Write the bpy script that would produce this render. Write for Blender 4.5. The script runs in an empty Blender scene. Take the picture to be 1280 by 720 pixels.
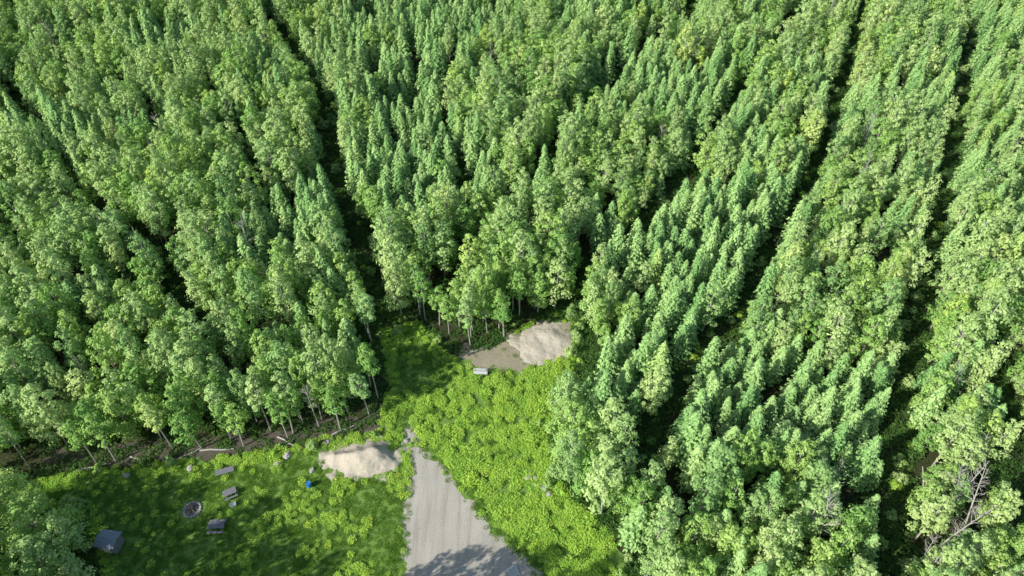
import bpy, bmesh, math, random
import numpy as np
from mathutils import Vector, noise, Matrix
random.seed(7); rng=np.random.default_rng(7)
S=bpy.context.scene; C=S.collection
R=math.radians

# ---------------------------------------------------------------- helpers
def link(o,col=None,parent=None):
    (col or C).objects.link(o)
    if parent: o.parent=parent
    return o
def mat(name):
    m=bpy.data.materials.new(name); m.use_nodes=True
    nt=m.node_tree; nt.nodes.clear()
    return m,nt,nt.nodes,nt.links
def ramp(n,stops):
    r=n.new('ShaderNodeValToRGB'); e=r.color_ramp.elements
    while len(e)<len(stops): e.new(0.5)
    for el,(p,c) in zip(e,stops): el.position=p; el.color=(c[0],c[1],c[2],1)
    return r
def noise_tex(n,l,scale,detail=4,rough=.6,vec=None,mapscale=None):
    t=n.new('ShaderNodeTexNoise'); t.inputs['Scale'].default_value=scale
    t.inputs['Detail'].default_value=detail; t.inputs['Roughness'].default_value=rough
    g=n.new('ShaderNodeNewGeometry'); src=g.outputs['Position']
    if mapscale:
        mp=n.new('ShaderNodeMapping'); mp.inputs['Scale'].default_value=mapscale[0]
        mp.inputs['Rotation'].default_value=(0,0,mapscale[1])
        l.new(src,mp.inputs['Vector']); src=mp.outputs['Vector']
    l.new(src,t.inputs['Vector']); return t
def mix(n,l,f,a,b,mode='MIX'):
    m=n.new('ShaderNodeMix'); m.data_type='RGBA'; m.blend_type=mode
    for sock,v in ((m.inputs[0],f),(m.inputs[6],a),(m.inputs[7],b)):
        if isinstance(v,(int,float)): sock.default_value=v
        elif isinstance(v,tuple): sock.default_value=(*v,1)
        else: l.new(v,sock)
    return m.outputs[2]
def ground_mat(name,s1,s2,scale1,scale2,f=.5,bump=.3,bscale=6,extra=None):
    m,nt,n,l=mat(name)
    a=noise_tex(n,l,scale1,5); ra=ramp(n,s1); l.new(a.outputs[0],ra.inputs[0])
    b=noise_tex(n,l,scale2,6,.7); rb=ramp(n,s2); l.new(b.outputs[0],rb.inputs[0])
    col=mix(n,l,f,ra.outputs[0],rb.outputs[0])
    if extra: col=extra(n,l,col)
    p=n.new('ShaderNodeBsdfPrincipled'); p.inputs['Roughness'].default_value=.95
    p.inputs['Specular IOR Level'].default_value=.05
    l.new(col,p.inputs['Base Color'])
    c=noise_tex(n,l,bscale,6,.7); bp=n.new('ShaderNodeBump'); bp.inputs['Strength'].default_value=bump
    bp.inputs['Distance'].default_value=.15; l.new(c.outputs[0],bp.inputs['Height']); l.new(bp.outputs[0],p.inputs['Normal'])
    o=n.new('ShaderNodeOutputMaterial'); l.new(p.outputs[0],o.inputs[0]); return m
def plain_mat(name,c,rough=.7,var=.25,scale=5,metal=0):
    m,nt,n,l=mat(name)
    t=noise_tex(n,l,scale,5,.7)
    r=ramp(n,[(.3,tuple(x*(1-var) for x in c)),(.7,tuple(x*(1+var) for x in c))]); l.new(t.outputs[0],r.inputs[0])
    p=n.new('ShaderNodeBsdfPrincipled'); p.inputs['Roughness'].default_value=rough; p.inputs['Metallic'].default_value=metal
    l.new(r.outputs[0],p.inputs['Base Color'])
    o=n.new('ShaderNodeOutputMaterial'); l.new(p.outputs[0],o.inputs[0]); return m
def leaf_mat(name,dark,mid,light,trans=.3,k=1.14):
    m,nt,n,l=mat(name)
    sc=lambda c:tuple(x*k for x in c)
    at=n.new('ShaderNodeAttribute'); at.attribute_name='var'
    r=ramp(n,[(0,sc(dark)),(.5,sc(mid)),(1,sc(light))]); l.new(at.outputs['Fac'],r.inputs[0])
    oi=n.new('ShaderNodeObjectInfo')
    hr=ramp(n,[(0,(.60,.75,.68)),(.35,(.86,.93,.90)),(.7,(1.0,1.0,1.0)),(.95,(1.10,1.05,1.08)),(1,(1.2,1.08,.9))]); l.new(oi.outputs['Random'],hr.inputs[0])
    col=mix(n,l,1.0,r.outputs[0],hr.outputs[0],'MULTIPLY')
    p=n.new('ShaderNodeBsdfPrincipled'); p.inputs['Roughness'].default_value=.65
    p.inputs['Specular IOR Level'].default_value=.12
    l.new(col,p.inputs['Base Color'])
    t=n.new('ShaderNodeBsdfTranslucent')
    tc=mix(n,l,1.0,col,(1.1,1.1,.7),'MULTIPLY'); l.new(tc,t.inputs[0])
    ms=n.new('ShaderNodeMixShader'); ms.inputs[0].default_value=trans
    l.new(p.outputs[0],ms.inputs[1]); l.new(t.outputs[0],ms.inputs[2])
    o=n.new('ShaderNodeOutputMaterial'); l.new(ms.outputs[0],o.inputs[0]); return m

M_aspen=leaf_mat('aspen_leaves',(.21,.36,.075),(.35,.53,.14),(.49,.66,.21),.2)
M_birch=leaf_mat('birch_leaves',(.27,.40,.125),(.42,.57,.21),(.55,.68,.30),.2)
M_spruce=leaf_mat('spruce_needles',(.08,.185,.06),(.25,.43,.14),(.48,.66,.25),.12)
M_weed=leaf_mat('weed_leaves',(.32,.52,.07),(.45,.65,.10),(.56,.73,.15),.25,1.1)
M_grass=leaf_mat('grass_blades',(.16,.32,.05),(.25,.43,.07),(.35,.53,.10),.25,1.)
M_fern=leaf_mat('fern_fronds',(.05,.11,.025),(.09,.18,.04),(.14,.26,.06),.2,1.)
M_bark_pale=plain_mat('pale_bark',(.42,.40,.35),.9,.3,9)
M_bark=plain_mat('brown_bark',(.12,.095,.075),.9,.35,9)
M_dead=plain_mat('dead_wood',(.45,.43,.38),.9,.2,9)

# ---------------------------------------------------------------- mesh builders
class MB:
    def __init__(s): s.v=[];s.f=[];s.mi=[];s.var=[];s.n=0
    def add(s,V,F,mi,var):
        V=np.asarray(V,float); F=np.asarray(F)
        s.v.append(V); s.f.extend((F+s.n).tolist()); s.n+=len(V)
        s.mi.extend([mi]*len(F)); s.var.extend(list(var) if hasattr(var,'__len__') else [var]*len(F))
    def tube(s,pts,rad,mi=0,sides=5):
        pts=[np.array(p,float) for p in pts]; V=[];F=[]
        for i,(p,r) in enumerate(zip(pts,rad)):
            d=pts[min(i+1,len(pts)-1)]-pts[max(i-1,0)]; d/=np.linalg.norm(d)+1e-9
            a=np.cross(d,[0,0,1] if abs(d[2])<.9 else [1,0,0]); a/=np.linalg.norm(a); b=np.cross(d,a)
            for k in range(sides):
                t=2*math.pi*k/sides; V.append(p+r*(math.cos(t)*a+math.sin(t)*b))
        for i in range(len(pts)-1):
            for k in range(sides):
                F.append([i*sides+k,i*sides+(k+1)%sides,(i+1)*sides+(k+1)%sides,(i+1)*sides+k])
        s.add(V,F,mi,.5)
    def leaves(s,P,N,D,L,W,mi,var):
        N=N/np.linalg.norm(N,axis=1,keepdims=True)
        D=D-N*(D*N).sum(1,keepdims=True); D/=np.linalg.norm(D,axis=1,keepdims=True)+1e-9
        B=np.cross(N,D); L=L[:,None]; W=W[:,None]
        V=np.stack([P-D*L,P+B*W-D*L*.1,P+D*L,P-B*W-D*L*.1],1).reshape(-1,3)
        F=np.arange(len(P)*4).reshape(-1,4)
        s.add(V,F,mi,var)
    def mesh(s,name,mats):
        me=bpy.data.meshes.new(name); me.from_pydata(np.concatenate(s.v).tolist(),[],s.f)
        for m in mats: me.materials.append(m)
        me.polygons.foreach_set('material_index',s.mi)
        a=me.attributes.new('var','FLOAT','FACE'); a.data.foreach_set('value',np.clip(s.var,0,1).astype(np.float32))
        me.update(); return me
def unit(n,up=0.):
    d=rng.normal(size=(n,3)); d[:,2]+=up
    return d/np.linalg.norm(d,axis=1,keepdims=True)

def broadleaf(name,H,Rc,zb,ncl,nl,ls,mats,cs=1.0,dome=.6):
    m=MB(); ph=rng.uniform(0,6.3); bend=rng.uniform(.1,.5)
    def axis(z): t=z/H; return np.array([math.cos(ph)*bend*t*t,math.sin(ph)*bend*t*t,z])
    zs=np.linspace(0,H*.93,7)
    m.tube([axis(z) for z in zs],[.02+ .009*H*(1-z/H)**.8 for z in zs],0,6)
    for i in range(ncl):
        t=(i+rng.uniform(.1,.9))/ncl
        z=zb+(H-zb)*t
        prof=(max(0,1-t)**dome)*((t+.18)**.35)*1.2
        a=i*2.4+rng.uniform(-.5,.5); rr=Rc*prof*rng.uniform(.4,1.08)
        c=axis(z)+np.array([math.cos(a)*rr,math.sin(a)*rr,-.05*rr])
        rc=Rc*cs*rng.uniform(.22,.40)*(1-.35*t)
        if i%2==0 and t<.9:
            z0=max(zb*.75,z-rr*.9)
            p0=axis(z0); m.tube([p0,(p0+c)/2+[0,0,.1],c],[.05,.03,.012],0,4)
        n=int(nl*rng.uniform(.7,1.2)*(rc/(Rc*cs*.32))**1.6)
        d=unit(n,.45); rad=rc*rng.uniform(.5,1.35,n)[:,None]
        P=c+d*rad*np.array([1,1,.85])
        out=P-axis(z-.3*Rc); out/=np.linalg.norm(out,axis=1,keepdims=True)
        N=d*.55+out*.45+np.array([0,0,.3])+rng.normal(size=(n,3))*.27
        base=rng.uniform(.3,.65)
        m.leaves(P,N,unit(n),rng.uniform(.7,1.25,n)*ls,rng.uniform(.45,.8,n)*ls,1,np.clip(rng.normal(base,.2,n),0,1))
    return m.mesh(name,mats)

def spruce(name,H,Rb,mats,dense=1.):
    m=MB(); m.tube([(0,0,0),(0.02,0,H*.5),(0,0,H*.98)],[.012*H+.02,.007*H,.012],0,6)
    z=.08*H; a0=0
    Ps=[];Ns=[];Ds=[];Ls=[];Ws=[];Vs=[]
    while z<H*.985:
        t=z/H; L0=Rb*(1-t)**.68*(1 if t>.12 else .85)+.05
        nb=int(5+4*(1-t)); a0+=rng.uniform(.3,.9)
        for k in range(nb):
            a=a0+2*math.pi*k/nb+rng.uniform(-.25,.25); L=L0*rng.uniform(.66,1.2)
            slope=-.15+.6*t+rng.uniform(-.12,.12)
            d=np.array([math.cos(a),math.sin(a),slope]); side=np.array([-math.sin(a),math.cos(a),0])
            ns=max(2,int(L/.25*dense))
            for j in range(ns):
                s=(j+.6)/ns
                if s<.3 and L>.7: continue
                p=d*L*s+np.array([0,0,z-.10*L*math.sin(s*3.1)])
                w=(.10+.19*L*(1.05-s))
                for sg in (-1,0,1):
                    q=p+side*sg*w*rng.uniform(.5,1.1)+rng.normal(size=3)*.04
                    Ps.append(q-[0,0,abs(sg)*.04]); Ns.append(np.array([0,0,.75])+d*.65+side*sg*.4+rng.normal(size=3)*.25)
                    Ds.append(d+side*sg*.7+rng.normal(size=3)*.1)
                    Ls.append(rng.uniform(.15,.24)); Ws.append(rng.uniform(.07,.12))
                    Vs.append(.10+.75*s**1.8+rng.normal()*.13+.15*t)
        z+=rng.uniform(.21,.29)*(1.15-.35*t)
    n=26; zz=rng.uniform(H*.93,H*1.01,n); P=np.stack([rng.normal(0,.03,n),rng.normal(0,.03,n),zz],1)
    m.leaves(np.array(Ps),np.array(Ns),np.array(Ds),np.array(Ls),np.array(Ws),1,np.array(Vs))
    m.leaves(P,unit(n),np.tile([0,0,1.],(n,1))+rng.normal(size=(n,3))*.4,np.full(n,.14),np.full(n,.05),1,np.full(n,.8))
    return m.mesh(name,mats)

def deadtree(name,H,mats):
    m=MB(); ph=rng.uniform(0,6.3); pts=[np.array([math.cos(ph)*.6*t*t,math.sin(ph)*.6*t*t,H*t]) for t in np.linspace(0,1,8)]
    m.tube(pts,[.085*(1-t)+.018 for t in np.linspace(0,1,8)],0,6)
    for i in range(24):
        t=rng.uniform(.35,.97); p=np.array([math.cos(ph)*.6*t*t,math.sin(ph)*.6*t*t,H*t]); a=rng.uniform(0,6.3)
        L=rng.uniform(.6,1.7)*(1.15-t*.8); d=np.array([math.cos(a),math.sin(a),rng.uniform(.4,1.2)])
        e=p+d*L; m.tube([p,p+d*L*.5+rng.normal(size=3)*.08,e],[.03,.02,.008],0,4)
        for k in range(3):
            q=p+d*L*rng.uniform(.4,.9); m.tube([q,q+(d+rng.normal(size=3)*.6)*L*.35],[.014,.006],0,3)
    return m.mesh(name,mats)

def clump(name,nb,rad,h,w,mats,broad=False):
    m=MB(); r=rad*np.sqrt(rng.uniform(0,1,nb)); a=rng.uniform(0,6.3,nb)
    if broad:
        P=np.stack([r*np.cos(a),r*np.sin(a),h*rng.uniform(.15,1,nb)*(1-.4*r/rad)],1)
        N=unit(nb)*.5+np.array([0,0,.9]); m.leaves(P,N,unit(nb),rng.uniform(.7,1.2,nb)*w,rng.uniform(.35,.6,nb)*w,0,rng.normal(.5,.2,nb))
    else:
        P=np.stack([r*np.cos(a),r*np.sin(a),np.zeros(nb)],1); hh=h*rng.uniform(.5,1.1,nb)
        D=np.stack([rng.normal(0,.7,nb),rng.normal(0,.7,nb),np.ones(nb)],1); D/=np.linalg.norm(D,axis=1,keepdims=True)
        P=P+D*hh[:,None]*.45
        m.leaves(P,np.cross(D,unit(nb)),D,hh*.5,np.full(nb,w),0,rng.normal(.5,.2,nb))
    return m.mesh(name,mats)
def shrub(name,H,Rc,mats): return broadleaf(name,H,Rc,H*.12,16,60,.12,mats)

# ---------------------------------------------------------------- prototypes
protoT=bpy.data.collections.new('tree_kinds')
def reg(me,colx):
    o=bpy.data.objects.new(me.name,me); colx.objects.link(o); return o
kinds=[]
for i,(H,Rc,zb) in enumerate([(8.2,1.75,2.0),(9.2,1.6,2.6),(7.4,1.9,1.8),(9.4,1.8,2.8),(7.2,1.5,1.8),(8.2,1.7,2.0)]):
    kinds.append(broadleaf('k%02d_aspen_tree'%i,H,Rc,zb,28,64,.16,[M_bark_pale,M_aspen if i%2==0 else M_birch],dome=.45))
for i,(H,Rb) in enumerate([(7.0,1.5),(7.8,1.65),(6.2,1.5),(8.4,1.6),(5.4,1.35)]):
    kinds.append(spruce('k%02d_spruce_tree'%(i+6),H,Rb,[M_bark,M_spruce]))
for i in range(2): kinds.append(deadtree('k%02d_dead_birch_tree'%(i+11),8.5+i,[M_dead]))
for i in range(3): kinds.append(shrub('k%02d_shrub'%(i+13),[1.6,2.4,1.2][i],[1.0,1.2,.9][i],[M_bark,[M_aspen,M_birch,M_weed][i]]))
for i in range(3): kinds.append(broadleaf('k%02d_big_aspen_tree'%(i+16),[9.5,10.5,9][i],[3.3,3.0,3.6][i],[2.0,2.6,1.6][i],64,75,.17,[M_bark_pale,[M_aspen,M_birch,M_aspen][i]],cs=.62,dome=.45))
for i in range(3): kinds.append(broadleaf('k%02d_slender_aspen_tree'%(i+19),[9.6,10.2,9.0][i],[1.5,1.35,1.6][i],[4.9,5.4,4.4][i],22,60,.16,[M_bark_pale,[M_aspen,M_birch,M_aspen][i]],dome=.45))
for me in kinds: reg(me,protoT)

# ---------------------------------------------------------------- site plan (metres)
clearing=[(-60,46),(-56.4,47.6),(-43.4,49.4),(-31,51),(-24.4,53),(-17.3,54),(-16.8,61.6),(-19.5,72),(-13.5,73),(-8.9,66.8),(-1.7,68.2),(2.3,73),(9.3,74),
 (8.6,65),(7.0,59),(4.8,54),(5.4,47),(9.5,42),(12.6,38.5),(13,27),(12,2),(-12,2),(-12,16),(-26,27.5),(-44,27),(-45.5,36),(-50,42),(-60,43)]
trails=[([(-58,169),(-38,132.7),(-31,105.6),(-23.5,86.6),(-18.6,72.8),(-15,65)],2.4),
 ([(-9,77),(-7.8,83),(0,96.6),(8.7,114.3),(19.3,135.8),(36,161),(52,190)],1.8),
 ([(8.1,70),(10.7,81.2),(20.3,91.5),(30.3,105.6),(46.7,135.8),(63,161),(80,190)],1.9),
 ([(15,47),(17.5,52.5),(23.1,62.6),(32.7,72.8),(42.9,90.4),(55.1,110.4),(71.7,146),(85,178),(95,205)],2.1),
 ([(38,30),(41.5,36.2),(48.1,52.5),(55.7,68.3),(69,92.4),(85.8,123.7),(103.7,161),(120,200)],2.4),
 ([(-103,136),(-83,113),(-71.6,99),(-53,83),(-43,68)],1.4),
 ([(-100,195),(-85.8,169),(-53,123.7),(-41,99)],1.3),
 ([(-20,180),(-12,150),(-14,125),(-6,98)],1.2),
 ([(58,38),(62,52),(66,66)],1.9),
 ([(-118,165),(-95,150),(-70,160)],1.0)]
def inpoly(x,y,poly):
    c=False; j=len(poly)-1
    for i in range(len(poly)):
        xi,yi=poly[i]; xj,yj=poly[j]
        if (yi>y)!=(yj>y) and x<(xj-xi)*(y-yi)/(yj-yi)+xi: c=not c
        j=i
    return c
def segd(x,y,a,b):
    dx,dy=b[0]-a[0],b[1]-a[1]; t=max(0,min(1,((x-a[0])*dx+(y-a[1])*dy)/(dx*dx+dy*dy)))
    return math.hypot(x-a[0]-t*dx,y-a[1]-t*dy)
def polyd(x,y,poly): return min(segd(x,y,poly[i],poly[(i+1)%len(poly)]) for i in range(len(poly)))
def traild(x,y):
    best=9
    for pts,w in trails:
        for i in range(len(pts)-1):
            best=min(best,segd(x,y,pts[i],pts[i+1])-w)
    return best
def nz(x,y,s,o=0): return noise.noise(Vector((x/s+o,y/s-o,o*1.7)))

# ---------------------------------------------------------------- forest points
def scatter_object(name,pts,coll):
    me=bpy.data.meshes.new(name); me.from_pydata([p[0] for p in pts],[],[])
    a=me.attributes.new('idx','INT','POINT'); a.data.foreach_set('value',[p[1] for p in pts])
    a=me.attributes.new('rot','FLOAT_VECTOR','POINT'); a.data.foreach_set('vector',np.array([p[2] for p in pts],dtype=np.float32).ravel())
    a=me.attributes.new('scl','FLOAT_VECTOR','POINT'); a.data.foreach_set('vector',np.array([p[3] for p in pts],dtype=np.float32).ravel())
    o=link(bpy.data.objects.new(name,me))
    ng=bpy.data.node_groups.new(name+'_scatter','GeometryNodeTree')
    ng.interface.new_socket('Geometry',in_out='INPUT',socket_type='NodeSocketGeometry')
    ng.interface.new_socket('Geometry',in_out='OUTPUT',socket_type='NodeSocketGeometry')
    n,l=ng.nodes,ng.links
    gi=n.new('NodeGroupInput'); go=n.new('NodeGroupOutput')
    ci=n.new('GeometryNodeCollectionInfo'); ci.inputs['Collection'].default_value=coll
    ci.inputs['Separate Children'].default_value=True; ci.inputs['Reset Children'].default_value=True
    ip=n.new('GeometryNodeInstanceOnPoints'); ip.inputs['Pick Instance'].default_value=True
    def na(nm,t):
        x=n.new('GeometryNodeInputNamedAttribute'); x.data_type=t; x.inputs['Name'].default_value=nm; return x.outputs['Attribute']
    l.new(gi.outputs[0],ip.inputs['Points']); l.new(ci.outputs[0],ip.inputs['Instance'])
    l.new(na('idx','INT'),ip.inputs['Instance Index']); l.new(na('scl','FLOAT_VECTOR'),ip.inputs['Scale'])
    er=n.new('FunctionNodeEulerToRotation'); l.new(na('rot','FLOAT_VECTOR'),er.inputs[0]); l.new(er.outputs[0],ip.inputs['Rotation'])
    l.new(ip.outputs[0],go.inputs[0])
    md=o.modifiers.new('scatter','NODES'); md.node_group=ng
    return o
# large open-grown aspens at the forest edge: x,y,kind,width,height
big=[(-51.5,38.5,16,1.25,.95),(-56,42,18,1.0,.9),(-49,34,17,1.1,.9),(7.2,50.6,16,1.05,1.05),(9.8,45.8,18,.9,.85),(6.6,55.5,17,.8,.95),
 (-48,53.2,18,.85,1.05),(-40.5,54.6,16,.8,1.05),(-56,52,17,.95,1.1),(-33,55.5,17,.62,1.0),(-27,59,16,.7,1.0),(-44,60,17,.8,1.1),(-52,61,16,.8,1.1),
 (14.5,41,16,.75,.9),(20,38,18,.7,.9),(28,40,17,.7,.95),(33,46,16,.7,1),(-36,66,18,.65,1.1),(-62,70,16,.75,1.1),
 (-22,24.3,16,1.0,1.9),(-17.8,24,17,.9,1.7),(-26.5,24,18,.9,1.9),(-14.5,20.5,16,1.0,2.1),(-19,18,18,1.0,2.4),(-24.5,19,17,1.,2.2),
 (-48,27.5,16,1.3,1.75),(-45.5,24,18,1.1,1.9),(-53,29,17,1.3,1.8),(-57,33,18,1.3,1.7),(-60,37.5,16,1.2,1.6),(-51,23,16,1.2,2.1),(-47,20,16,1.1,2.2)]
named=[((x,y,0),k,(0,0,x*3.7),(w,w,h)) for x,y,k,w,h in big]
pts=[]
sp=2.2
y=4.0
while y<205:
    xm=.70*y+30
    x=-xm
    while x<xm:
        px=x+rng.uniform(-1.05,1.05); py=y+rng.uniform(-1.05,1.05); x+=sp
        if inpoly(px,py,clearing): continue
        if py<72 and any(math.hypot(px-b[0],py-b[1])<2.6*b[3] for b in big): continue
        td=traild(px,py)
        ds=polyd(px,py,clearing) if (py<85 and -75<px<30) else 9
        if ds<.7: continue
        if py<27 and -42<px<-29: continue
        sprucy=nz(px,py,26,3.3)*1.0+nz(px,py,8,9)*.8+ (.06 if px>8 else -.12) + (.06 if py>120 else 0)
        if px<-30 and py<75: sprucy-=.2
        if px>70: sprucy-=.15
        if td<0.:
            if rng.random()<.32: s_=rng.uniform(.5,1.0); pts.append(((px,py,0),13+int(rng.integers(3)),(0,0,rng.uniform(0,6.3)),(s_*1.2,s_*1.2,s_*.8)))
            continue
        if td>1 and nz(px,py,4.5,21)>.30: continue
        r=rng.random()
        hs=1+.30*nz(px,py,17,5)+rng.uniform(-.26,.26)
        if sprucy+rng.uniform(-.4,.4)>.02:
            k=6+int(rng.integers(5)); w=rng.uniform(.95,1.25)*(.4+.6*hs)
        elif r<.012 or (px>42 and py<62 and r<.04):
            k=11+int(rng.integers(2)); w=hs
        else:
            k=int(rng.integers(6)); w=rng.uniform(.8,1.3)*(.4+.6*hs)
            if px>60 and rng.random()<.5: k=int(rng.choice([1,3,5]))  # haze brightening put into colour: more pale birch on the far right
            if rng.random()<.03: k=16+int(rng.integers(3)); w*=.62
        edge = ds<4.2 and py>46 and px<3
        if edge and (k<11): k=19+int(rng.integers(3)); w=rng.uniform(.85,1.15); hs=rng.uniform(.8,1.08)
        rot=(rng.normal()*.04,rng.normal()*.04,rng.uniform(0,6.3))
        if ds<2.4 and 34<py<76 and px>-58 and (k<13 or k>18): named.append(((px,py,0),k,rot,(w,w,hs))); continue
        pts.append(((px,py,0),k,rot,(w,w,hs)))
        if rng.random()<.08 and not edge: pts.append(((px+1.1,py+.6,0),13+int(rng.integers(3)),(0,0,rng.uniform(0,6)),(rng.uniform(.7,1.2),)*3))
    y+=sp
forest=scatter_object('forest',pts,protoT)
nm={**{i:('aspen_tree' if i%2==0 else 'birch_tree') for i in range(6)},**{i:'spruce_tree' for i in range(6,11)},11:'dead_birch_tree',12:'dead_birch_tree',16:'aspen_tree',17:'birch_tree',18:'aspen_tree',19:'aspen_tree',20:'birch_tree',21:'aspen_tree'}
named+= [((48.5,41,0),11,(.1,.25,1),(1.3,1.3,1.3)),((50.5,38.5,0),12,(.1,.3,2),(1.3,1.3,1.2)),((46.8,37.5,0),12,(0,.35,.4),(1.2,1.2,1.1)),((52,43.5,0),11,(.2,.2,4),(1.1,1.1,1.25)),
 ((60,64,0),12,(.1,.2,4),(1,1,1.1)),((57,58,0),11,(.1,.1,4),(1,1,1.1))]
for p,k,r,s in named:
    o=link(bpy.data.objects.new(nm[k],kinds[k])); o.location=p; o.rotation_euler=r; o.scale=s
print('forest',len(pts),'named',len(named))

# ---------------------------------------------------------------- ground sheets
def jag(poly,step=.5,amp=.5,sc=1.6,o=0):
    out=[]
    for i in range(len(poly)):
        a=Vector(poly[i]); b=Vector(poly[(i+1)%len(poly)]); L=(b-a).length; n=max(1,int(L/step)); d=(b-a)/L; nn=Vector((-d.y,d.x))
        for k in range(n):
            p=a+(b-a)*k/n; q=p+nn*amp*(nz(p.x,p.y,sc,o)+.6*nz(p.x,p.y,sc*.35,o+4))
            out.append((q.x,q.y))
    return out
def sheet(name,poly,z,m):
    bm=bmesh.new(); vs=[bm.verts.new((x,y,z)) for x,y in poly]
    es=[bm.edges.new((vs[i],vs[(i+1)%len(vs)])) for i in range(len(vs))]
    bmesh.ops.triangle_fill(bm,edges=es,use_beauty=True)
    for f in bm.faces:
        if f.normal.z<0: f.normal_flip()
    me=bpy.data.meshes.new(name); bm.to_mesh(me); me.materials.append(m); return link(bpy.data.objects.new(name,me))
M_floor=ground_mat('forest_floor',[(.3,(.04,.06,.02)),(.7,(.07,.085,.035))],[(.4,(.02,.04,.012)),(.6,(.10,.09,.05))],.5,2.2,.6,1.,3)
M_lawn=ground_mat('lawn_soil',[(.35,(.12,.23,.045)),(.65,(.23,.38,.07))],[(.3,(.12,.22,.05)),(.7,(.24,.35,.09))],.35,2.5)
def tracks(n,l,col):
    t=noise_tex(n,l,1.0,5,.6,mapscale=((1.4,.12,1),R(8))); r=ramp(n,[(.35,(.84,.83,.82)),(.5,(1,1,1)),(.65,(1.08,1.08,1.08))]); l.new(t.outputs[0],r.inputs[0])
    return mix(n,l,1.0,col,r.outputs[0],'MULTIPLY')
M_gravel=ground_mat('gravel',[(.3,(.44,.41,.35)),(.7,(.57,.53,.455))],[(.3,(.39,.36,.31)),(.7,(.62,.58,.49))],.3,7,.5,.6,7,tracks)
M_sand=ground_mat('sand',[(.3,(.50,.44,.35)),(.7,(.64,.58,.475))],[(.3,(.40,.35,.27)),(.7,(.66,.60,.49))],.6,4,.5,.5,4)
M_dirt=ground_mat('dirt',[(.3,(.30,.26,.19)),(.7,(.46,.40,.31))],[(.3,(.20,.20,.09)),(.7,(.48,.42,.32))],.5,3,.5,.5,4)
M_edge=ground_mat('leaf_litter',[(.3,(.10,.08,.07)),(.7,(.17,.14,.12))],[(.3,(.06,.08,.035)),(.7,(.18,.15,.125))],.5,3,.5,.5,4)
me=bpy.data.meshes.new('ground'); me.from_pydata([(-3000,-3000,0),(3000,-3000,0),(3000,3000,0),(-3000,3000,0)],[],[(0,1,2,3)]); me.materials.append(M_floor); link(bpy.data.objects.new('ground',me))
sheet('lawn',jag(clearing,.6,1.2,2.5),.004,M_lawn)
drive=[(-14.3,54),(-13.2,50),(-12.6,47),(-12.9,41.8),(-12,35.1),(-11,26),(-10,8),(8,8),(8,20),(6,31),(3.5,35.1),(1.8,37),(-1.8,40.3),(-5.2,44.9),(-9,49.2),(-11.4,51.8),(-13,55.5)]
sheet('gravel_driveway',jag(drive,.35,.9,1.3,2),.008,M_gravel)
sandlot=[(-8.5,66.5),(-6,64.4),(-2,63.8),(1,64),(3.5,64.8),(6.2,66),(8.4,67.5),(9,73.5),(4,73.6),(1.5,71),(-2,69),(-7,68)]
sheet('dirt_patch',jag(sandlot,.35,1.4,1.3,5),.012,M_dirt)
sheet('bare_soil',jag([(3.2,55),(4.6,54.6),(5.0,57.8),(3.8,57.6)],.3,.5,.8,1),.012,M_dirt)
sheet('leaf_litter',jag([(-58,48.1),(-43,49.3),(-31,51.1),(-24,52.6),(-17,53.6),(-17,57),(-24,56),(-31,54),(-43,52.7),(-58,51)],.4,1.4,1.6,7),.016,M_edge)
def mound(name,cx,cy,sx,sy,h,m,lobes,seed,rough=1.):
    bm=bmesh.new(); N=64; g=[]
    for j in range(N+1):
        row=[]
        for i in range(N+1):
            u=(i/N-.5)*2;v=(j/N-.5)*2; x=cx+u*sx;y=cy+v*sy
            rr=math.hypot(u,v)*(1+.5*nz(x,y,2.6,seed)+.25*nz(x,y,.9,seed))
            e=max(0,1-rr**1.7)
            z=0
            for lx,ly,lr,lh in lobes: z+=lh*math.exp(-((u-lx)**2+(v-ly)**2)/(lr*lr*.5))
            z=h*z*min(1,e*1.3)+min(1,e*2)*rough*(.28*nz(x,y,1.3,seed)+.10*nz(x,y,.4,seed)+.04*nz(x,y,.15,seed))
            row.append(bm.verts.new((x,y,z+.1*min(1,e*4)-.05)))
        g.append(row)
    for j in range(N):
        for i in range(N): bm.faces.new((g[j][i],g[j][i+1],g[j+1][i+1],g[j+1][i]))
    me=bpy.data.meshes.new(name); bm.to_mesh(me); me.materials.append(m)
    for p in me.polygons: p.use_smooth=True
    return link(bpy.data.objects.new(name,me))
mound('sand_pile',-18.6,49.8,5.8,3.5,1.7,M_sand,[(.35,.15,.55,.9),(-.1,0,.45,.6),(-.5,.1,.35,.4),(.05,-.3,.3,.3)],1)
mound('sand_pile',4.2,68.9,5.0,4.4,.75,M_sand,[(.35,.3,.6,.9),(-.2,-.2,.5,.5)],2,.6)

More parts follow.
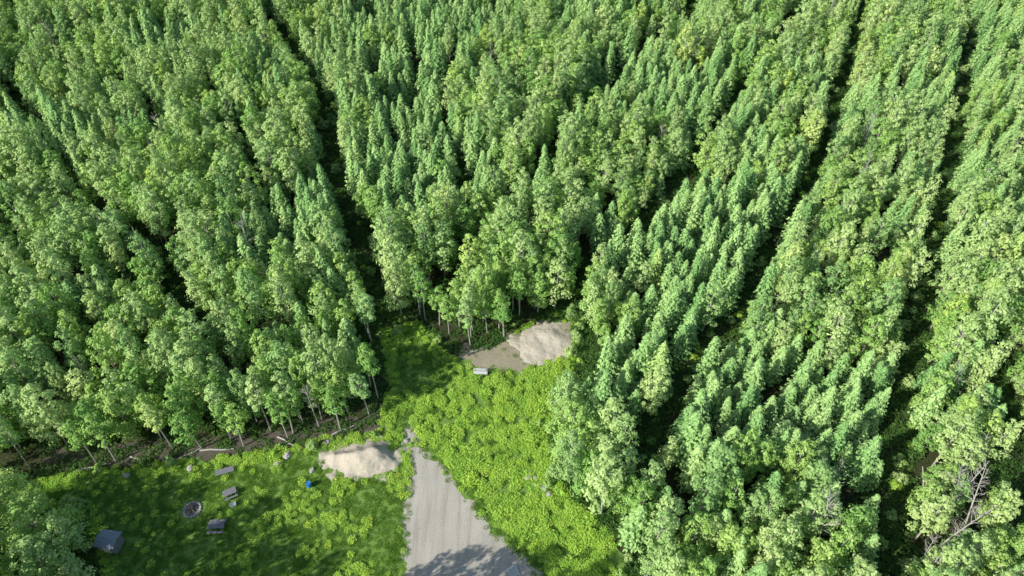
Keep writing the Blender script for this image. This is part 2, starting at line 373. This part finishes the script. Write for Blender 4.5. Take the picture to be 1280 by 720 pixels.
# ---------------------------------------------------------------- grass, weeds, undergrowth
protoG=bpy.data.collections.new('grass_kinds')
for i in range(3): reg(clump('g%d_grass'%i,60,.45,.3,.025,[M_grass]),protoG)
for i in range(3,6): reg(clump('g%d_weed'%i,90,.55,.6,.11,[M_weed],True),protoG)
for i in range(6,8): reg(clump('g%d_fern'%i,70,.8,.7,.16,[M_fern],True),protoG)
gp=[]
strip=[(-13,55),(-9,50.5),(-4.5,45.5),(-1,41),(3,37.5),(6,32),(15,30),(15,40),(8.5,47),(6,52),(7.8,60),(8.4,65),(4,64.5),(-2,63),(-7,62.5),(-12,59)]
for _ in range(30000):
    x=rng.uniform(-58,15); y=rng.uniform(28,75)
    if not inpoly(x,y,clearing): continue
    dd=polyd(x,y,drive)
    if inpoly(x,y,drive) and (dd>.9 or rng.random()<dd/.9): continue
    if inpoly(x,y,sandlot) and rng.random()<.93: continue
    if ((x+18.6)/4.6)**2+((y-49.6)/2.4)**2<1 or ((x-4.6)/3.6)**2+((y-69)/3.6)**2<1: continue
    if math.hypot(x+37.6,y-43.1)<1.6: continue
    ins=inpoly(x,y,strip)
    n1=nz(x,y,3.5,8)+.6*nz(x,y,1.1,3)
    if ins:
        if n1<-.4: continue
        tall=nz(x,y,1.6,13)
        k=3+int(rng.integers(3)) if tall+rng.uniform(-.2,.2)>-.15 else int(rng.integers(3)); s=rng.uniform(.55,1.15)*(1+.4*n1); s*=1.15 if tall>.2 else 1
    else:
        if n1<-.2 and rng.random()<.5: continue
        e=polyd(x,y,clearing)
        pw=.5 if e<1.6 else max(0,min(.4,n1*.8)) if x>-30 else .04
        k=3+int(rng.integers(3)) if rng.random()<pw else int(rng.integers(3)); s=rng.uniform(.5,.95)
    gp.append(((x,y,0),k,(0,0,rng.uniform(0,6.3)),(s,s,s*rng.uniform(.7,1.2))))
scatter_object('grass',gp,protoG)
up=[]
for tp,w in trails:
    for a,b in zip(tp,tp[1:]):
        L_=math.dist(a,b)
        for _ in range(int(L_*(2*w+2)*1.1)):
            t=rng.random(); off=rng.uniform(-w-1,w+1); dx,dy=(b[0]-a[0])/L_,(b[1]-a[1])/L_
            x=a[0]+(b[0]-a[0])*t-dy*off; y=a[1]+(b[1]-a[1])*t+dx*off
            if inpoly(x,y,clearing): continue
            s=rng.uniform(.7,1.4); up.append(((x,y,0),6+int(rng.integers(2)),(0,0,rng.uniform(0,6.3)),(s,s,s*rng.uniform(.6,1.2))))
for _ in range(14000):
    x=rng.uniform(-62,22); y=rng.uniform(26,82)
    if inpoly(x,y,clearing) or polyd(x,y,clearing)>7: continue
    if y>46 and x<3 and rng.random()<.75: continue
    s=rng.uniform(.6,1.2); up.append(((x,y,0),6+int(rng.integers(2)),(0,0,rng.uniform(0,6.3)),(s,s,s*rng.uniform(.6,1.2))))
scatter_object('fern_undergrowth',up,protoG)
n=0
for _ in range(3600):
    x=rng.uniform(-58,15); y=rng.uniform(30,76)
    if inpoly(x,y,drive): continue
    e=polyd(x,y,clearing); ic=inpoly(x,y,clearing)
    if e>(1.6 if ic else .9) or inpoly(x,y,sandlot) or rng.random()>(.07 if (x<3 and y>46) else .2) or ((x+18.6)/5.5)**2+((y-49.4)/3.4)**2<1: continue
    o=link(bpy.data.objects.new('shrub',kinds[13+int(rng.integers(3))])); s=rng.uniform(.45,.95); o.location=(x,y,0); o.scale=(s,s,s*.9); o.rotation_euler=(0,0,rng.uniform(0,6)); n+=1
print('shrubs',n,'grass',len(gp),'fern',len(up))

# ---------------------------------------------------------------- props
def box(bm,c,s,rot=0,mi=0):
    r=bmesh.ops.create_cube(bm,size=1); vs=r['verts']
    M=Matrix.Translation(Vector(c))@Matrix.Rotation(rot,4,'Z')@Matrix.Diagonal((*s,1))
    bmesh.ops.transform(bm,matrix=M,verts=vs)
def finish(bm,name,mats,parent=None,loc=None,rot=0,bev=.012):
    me=bpy.data.meshes.new(name); bm.to_mesh(me); [me.materials.append(m) for m in mats]
    o=link(bpy.data.objects.new(name,me),None,parent)
    if loc: o.location=loc; o.rotation_euler=(0,0,rot)
    if bev:
        b=o.modifiers.new('bevel','BEVEL'); b.width=bev; b.segments=2
    return o
M_grey=plain_mat('weathered_wood',(.22,.22,.25),.8,.2,6); M_blue=plain_mat('blue_plastic',(.03,.2,.6),.4,.1,3)
M_stone=plain_mat('stone',(.42,.40,.37),.9,.3,3); M_white=plain_mat('white_paint',(.62,.64,.63),.5,.08,4)
M_metal=plain_mat('grey_metal',(.32,.36,.44),.5,.15,3,.3); M_ash=plain_mat('ash',(.20,.18,.16),.95,.3,8)
def picnic(loc,rot,m):
    e=link(bpy.data.objects.new('picnic_table',None)); e.location=loc; e.rotation_euler=(0,0,rot)
    bm=bmesh.new()
    for i in range(5): box(bm,(0,-.36+.18*i,.75),(2.1,.165,.045))
    finish(bm,'table_top',[m],e)
    for sg in(-1,1):
        bm=bmesh.new()
        for i in range(2): box(bm,(0,sg*(.72+.16*i),.45),(2.1,.14,.045))
        finish(bm,'seat',[m],e)
    bm=bmesh.new()
    for sx in(-.75,.75):
        box(bm,(sx,0,.40),(.06,1.7,.09)); box(bm,(sx,0,.70),(.06,.8,.07))
        for sg in(-1,1):
            r=bmesh.ops.create_cube(bm,size=1)['verts']
            bmesh.ops.transform(bm,matrix=Matrix.Translation((sx+.065,sg*.5,.36))@Matrix.Rotation(sg*.5,4,'X')@Matrix.Diagonal((.06,.09,.82,1)),verts=r)
    finish(bm,'legs',[m],e); return e
picnic((-34,40.8,0),.05,M_grey).scale=(.9,.9,.9); picnic((-33.6,45.0,0),.5,M_grey).scale=(.75,.75,.85)
bm=bmesh.new(); box(bm,(0,0,.22),(.7,.42,.36)); box(bm,(0,0,.43),(.74,.46,.06)); box(bm,(0,.26,.3),(.5,.03,.03))
finish(bm,'cooler_box',[M_white],None,(-32.9,43.6,0),.4,.03)
bm=bmesh.new()
for i in range(18):
    a=2*math.pi*i/18; r=bmesh.ops.create_icosphere(bm,subdivisions=2,radius=.17)['verts']
    for v in r: v.co*=1+.25*noise.noise(v.co*6+Vector((i,0,0)))
    bmesh.ops.transform(bm,matrix=Matrix.Translation((math.cos(a)*.95,math.sin(a)*.95,.08))@Matrix.Rotation(a,4,'Z')@Matrix.Diagonal((1,1.0,.8,1)),verts=r)
e=link(bpy.data.objects.new('fire_pit',None)); e.location=(-37.6,43.1,0)
finish(bm,'stone_ring',[M_stone],e,bev=0)
bm=bmesh.new(); bmesh.ops.create_cone(bm,cap_ends=True,segments=24,radius1=.85,radius2=.8,depth=.05,matrix=Matrix.Translation((0,0,.035))); finish(bm,'ash_bed',[M_ash],e,bev=0)
bm=bmesh.new()
for a in(.2,1.3,2.4): bmesh.ops.create_cone(bm,cap_ends=True,segments=8,radius1=.07,radius2=.06,depth=1.0,matrix=Matrix.Translation((0,0,.14+a*.03))@Matrix.Rotation(a,4,'Z')@Matrix.Rotation(R(86),4,'Y'))
finish(bm,'logs',[M_bark],e,bev=0)
bm=bmesh.new(); rr=[(.27,0),(.29,.04),(.29,.28),(.305,.31),(.29,.34),(.29,.58),(.305,.61),(.29,.64),(.29,.86),(.27,.9),(.24,.88)]
rings=[[bm.verts.new((r*math.cos(2*math.pi*k/20),r*math.sin(2*math.pi*k/20),z)) for k in range(20)] for r,z in rr]
for a,b in zip(rings,rings[1:]):
    for k in range(20): bm.faces.new((a[k],a[(k+1)%20],b[(k+1)%20],b[k]))
bm.faces.new(rings[-1]); bm.faces.new(rings[0][::-1]); finish(bm,'plastic_barrel',[M_blue],None,(-24.4,46.1,0),0,0)
e=link(bpy.data.objects.new('park_bench',None)); e.location=(-4.3,63.2,0); e.rotation_euler=(0,0,-.05)
bm=bmesh.new(); [box(bm,(0,-.18+.13*i,.45),(1.9,.115,.04)) for i in range(4)]; finish(bm,'seat',[M_white],e)
bm=bmesh.new(); [box(bm,(0,.3+.03*i,.6+.14*i),(1.9,.04,.11)) for i in range(3)]; finish(bm,'backrest',[M_white],e)
bm=bmesh.new(); [(box(bm,(x,-.15,.21),(.06,.06,.42)),box(bm,(x,.26,.46),(.06,.05,.92)),box(bm,(x,.05,.4),(.06,.42,.05))) for x in(-.8,.8)]; finish(bm,'legs',[M_grey],e)
e=link(bpy.data.objects.new('storage_shed',None)); e.location=(-45.2,38.6,0); e.rotation_euler=(0,0,-.15)
bm=bmesh.new(); box(bm,(0,0,.85),(2.0,1.7,1.7)); finish(bm,'walls',[M_grey],e)
bm=bmesh.new()
for sg in(-1,1):
    r=bmesh.ops.create_cube(bm,size=1)['verts']; bmesh.ops.transform(bm,matrix=Matrix.Translation((0,sg*.52,1.86))@Matrix.Rotation(-sg*.32,4,'X')@Matrix.Diagonal((2.4,1.12,.05,1)),verts=r)
    for k in range(9):
        r=bmesh.ops.create_cube(bm,size=1)['verts']; bmesh.ops.transform(bm,matrix=Matrix.Translation((-1.1+k*.275,sg*.52,1.895))@Matrix.Rotation(-sg*.32,4,'X')@Matrix.Diagonal((.04,1.1,.03,1)),verts=r)
finish(bm,'roof',[M_metal],e)
bm=bmesh.new(); box(bm,(0,-.865,.8),(.8,.03,1.5)); box(bm,(.3,-.895,.8),(.04,.03,.14)); finish(bm,'door',[M_white],e)
def pallet(loc,rot,m,name):
    bm=bmesh.new(); [box(bm,(-.54+.18*i,0,.13),(.13,1.2,.025)) for i in range(7)]; [box(bm,(0,y,.06),(1.2,.1,.1)) for y in(-.5,0,.5)]
    finish(bm,name,[m],None,loc,rot,.006)
pallet((.1,35.6,0.01),.4,M_white,'wooden_pallet')
bm=bmesh.new(); [box(bm,(0,-.3+.2*i,.16),(2.2,.185,.05)) for i in range(4)]; [box(bm,(x,0,.07),(.1,.8,.12)) for x in(-.9,0,.9)]
finish(bm,'board_stack',[M_grey],None,(-35.2,48.2,0),.35)
# fallen logs along the forest edge
for i,(x,y,a,ln) in enumerate([(-52,48.6,.3,4),(-46,49.6,-.4,3.2),(-40.5,50.4,.6,3.6),(-37,51.2,.05,4.2),(-28.5,52.4,-.5,3),(-21.5,54.2,.5,3.4),(-5,67.4,.5,2.6),(49.5,46,1.2,6)]):
    m=MB(); m.tube([(-ln/2,0,.12),(-ln/6,.08,.15),(ln/5,-.05,.14),(ln/2,.06,.12)],[.13,.12,.10,.07],0,8)
    for k in range(4):
        q=np.array([rng.uniform(-ln*.3,ln*.45),0,.15]); m.tube([q,q+[rng.uniform(.1,.4),rng.uniform(-.6,.6),rng.uniform(.1,.5)]],[.03,.01],0,4)
    o=link(bpy.data.objects.new('fallen_log',m.mesh('fallen_log',[M_dead]))); o.location=(x,y,0); o.rotation_euler=(0,0,a)
def rock(x,y,s):
    bm=bmesh.new(); bmesh.ops.create_icosphere(bm,subdivisions=3,radius=s); o=Vector((x,y,s))*3
    for v in bm.verts: v.co*=1+.35*noise.noise(v.co*1.6/s+o)+.12*noise.noise(v.co*4/s+o)
    bmesh.ops.scale(bm,vec=(1,rng.uniform(.7,1),.65),verts=bm.verts)
    finish(bm,'boulder',[M_stone],None,(x,y,s*.25),rng.uniform(0,6),0)
for x,y in [(-25.3,52.2),(-23.4,52.4),(-22.2,51.6),(-28,50.4),(-29,49.2),(-13.4,52.6),(2.3,47.9),(2.8,47.1),(3.4,46.4),(3.9,45.8),(3.0,46.2),(2.0,47.2),(4.4,45.0),(4.8,44.2),(-24.5,48.3),(-39.5,48.6),(-47,47.6)]:
    rock(x,y,rng.uniform(.28,.55))

# ---------------------------------------------------------------- light, sky, camera
el=R(33); az=R(32)
sd=Vector((-math.cos(az)*math.cos(el),-math.sin(az)*math.cos(el),math.sin(el)))
L=bpy.data.lights.new('sun','SUN'); L.energy=5; L.angle=R(.5); L.color=(1,.97,.89)
o=link(bpy.data.objects.new('sun',L)); o.rotation_euler=sd.to_track_quat('Z','Y').to_euler(); o.location=sd*200
W=bpy.data.worlds.new('World'); S.world=W; W.use_nodes=True; n=W.node_tree.nodes; bg=n['Background']
sk=n.new('ShaderNodeTexSky'); sk.sky_type='NISHITA'; sk.sun_disc=False; sk.sun_elevation=el; sk.sun_rotation=math.atan2(sd.x,sd.y)
W.node_tree.links.new(sk.outputs[0],bg.inputs[0]); bg.inputs[1].default_value=.13
cam=bpy.data.cameras.new('camera'); cam.lens=26; cam.sensor_width=36; cam.clip_end=6000
co=link(bpy.data.objects.new('camera',cam)); co.location=(0,0,80); co.rotation_euler=(R(45),0,0); S.camera=co
S.view_settings.view_transform='Standard'; S.view_settings.look='None'; S.view_settings.exposure=0
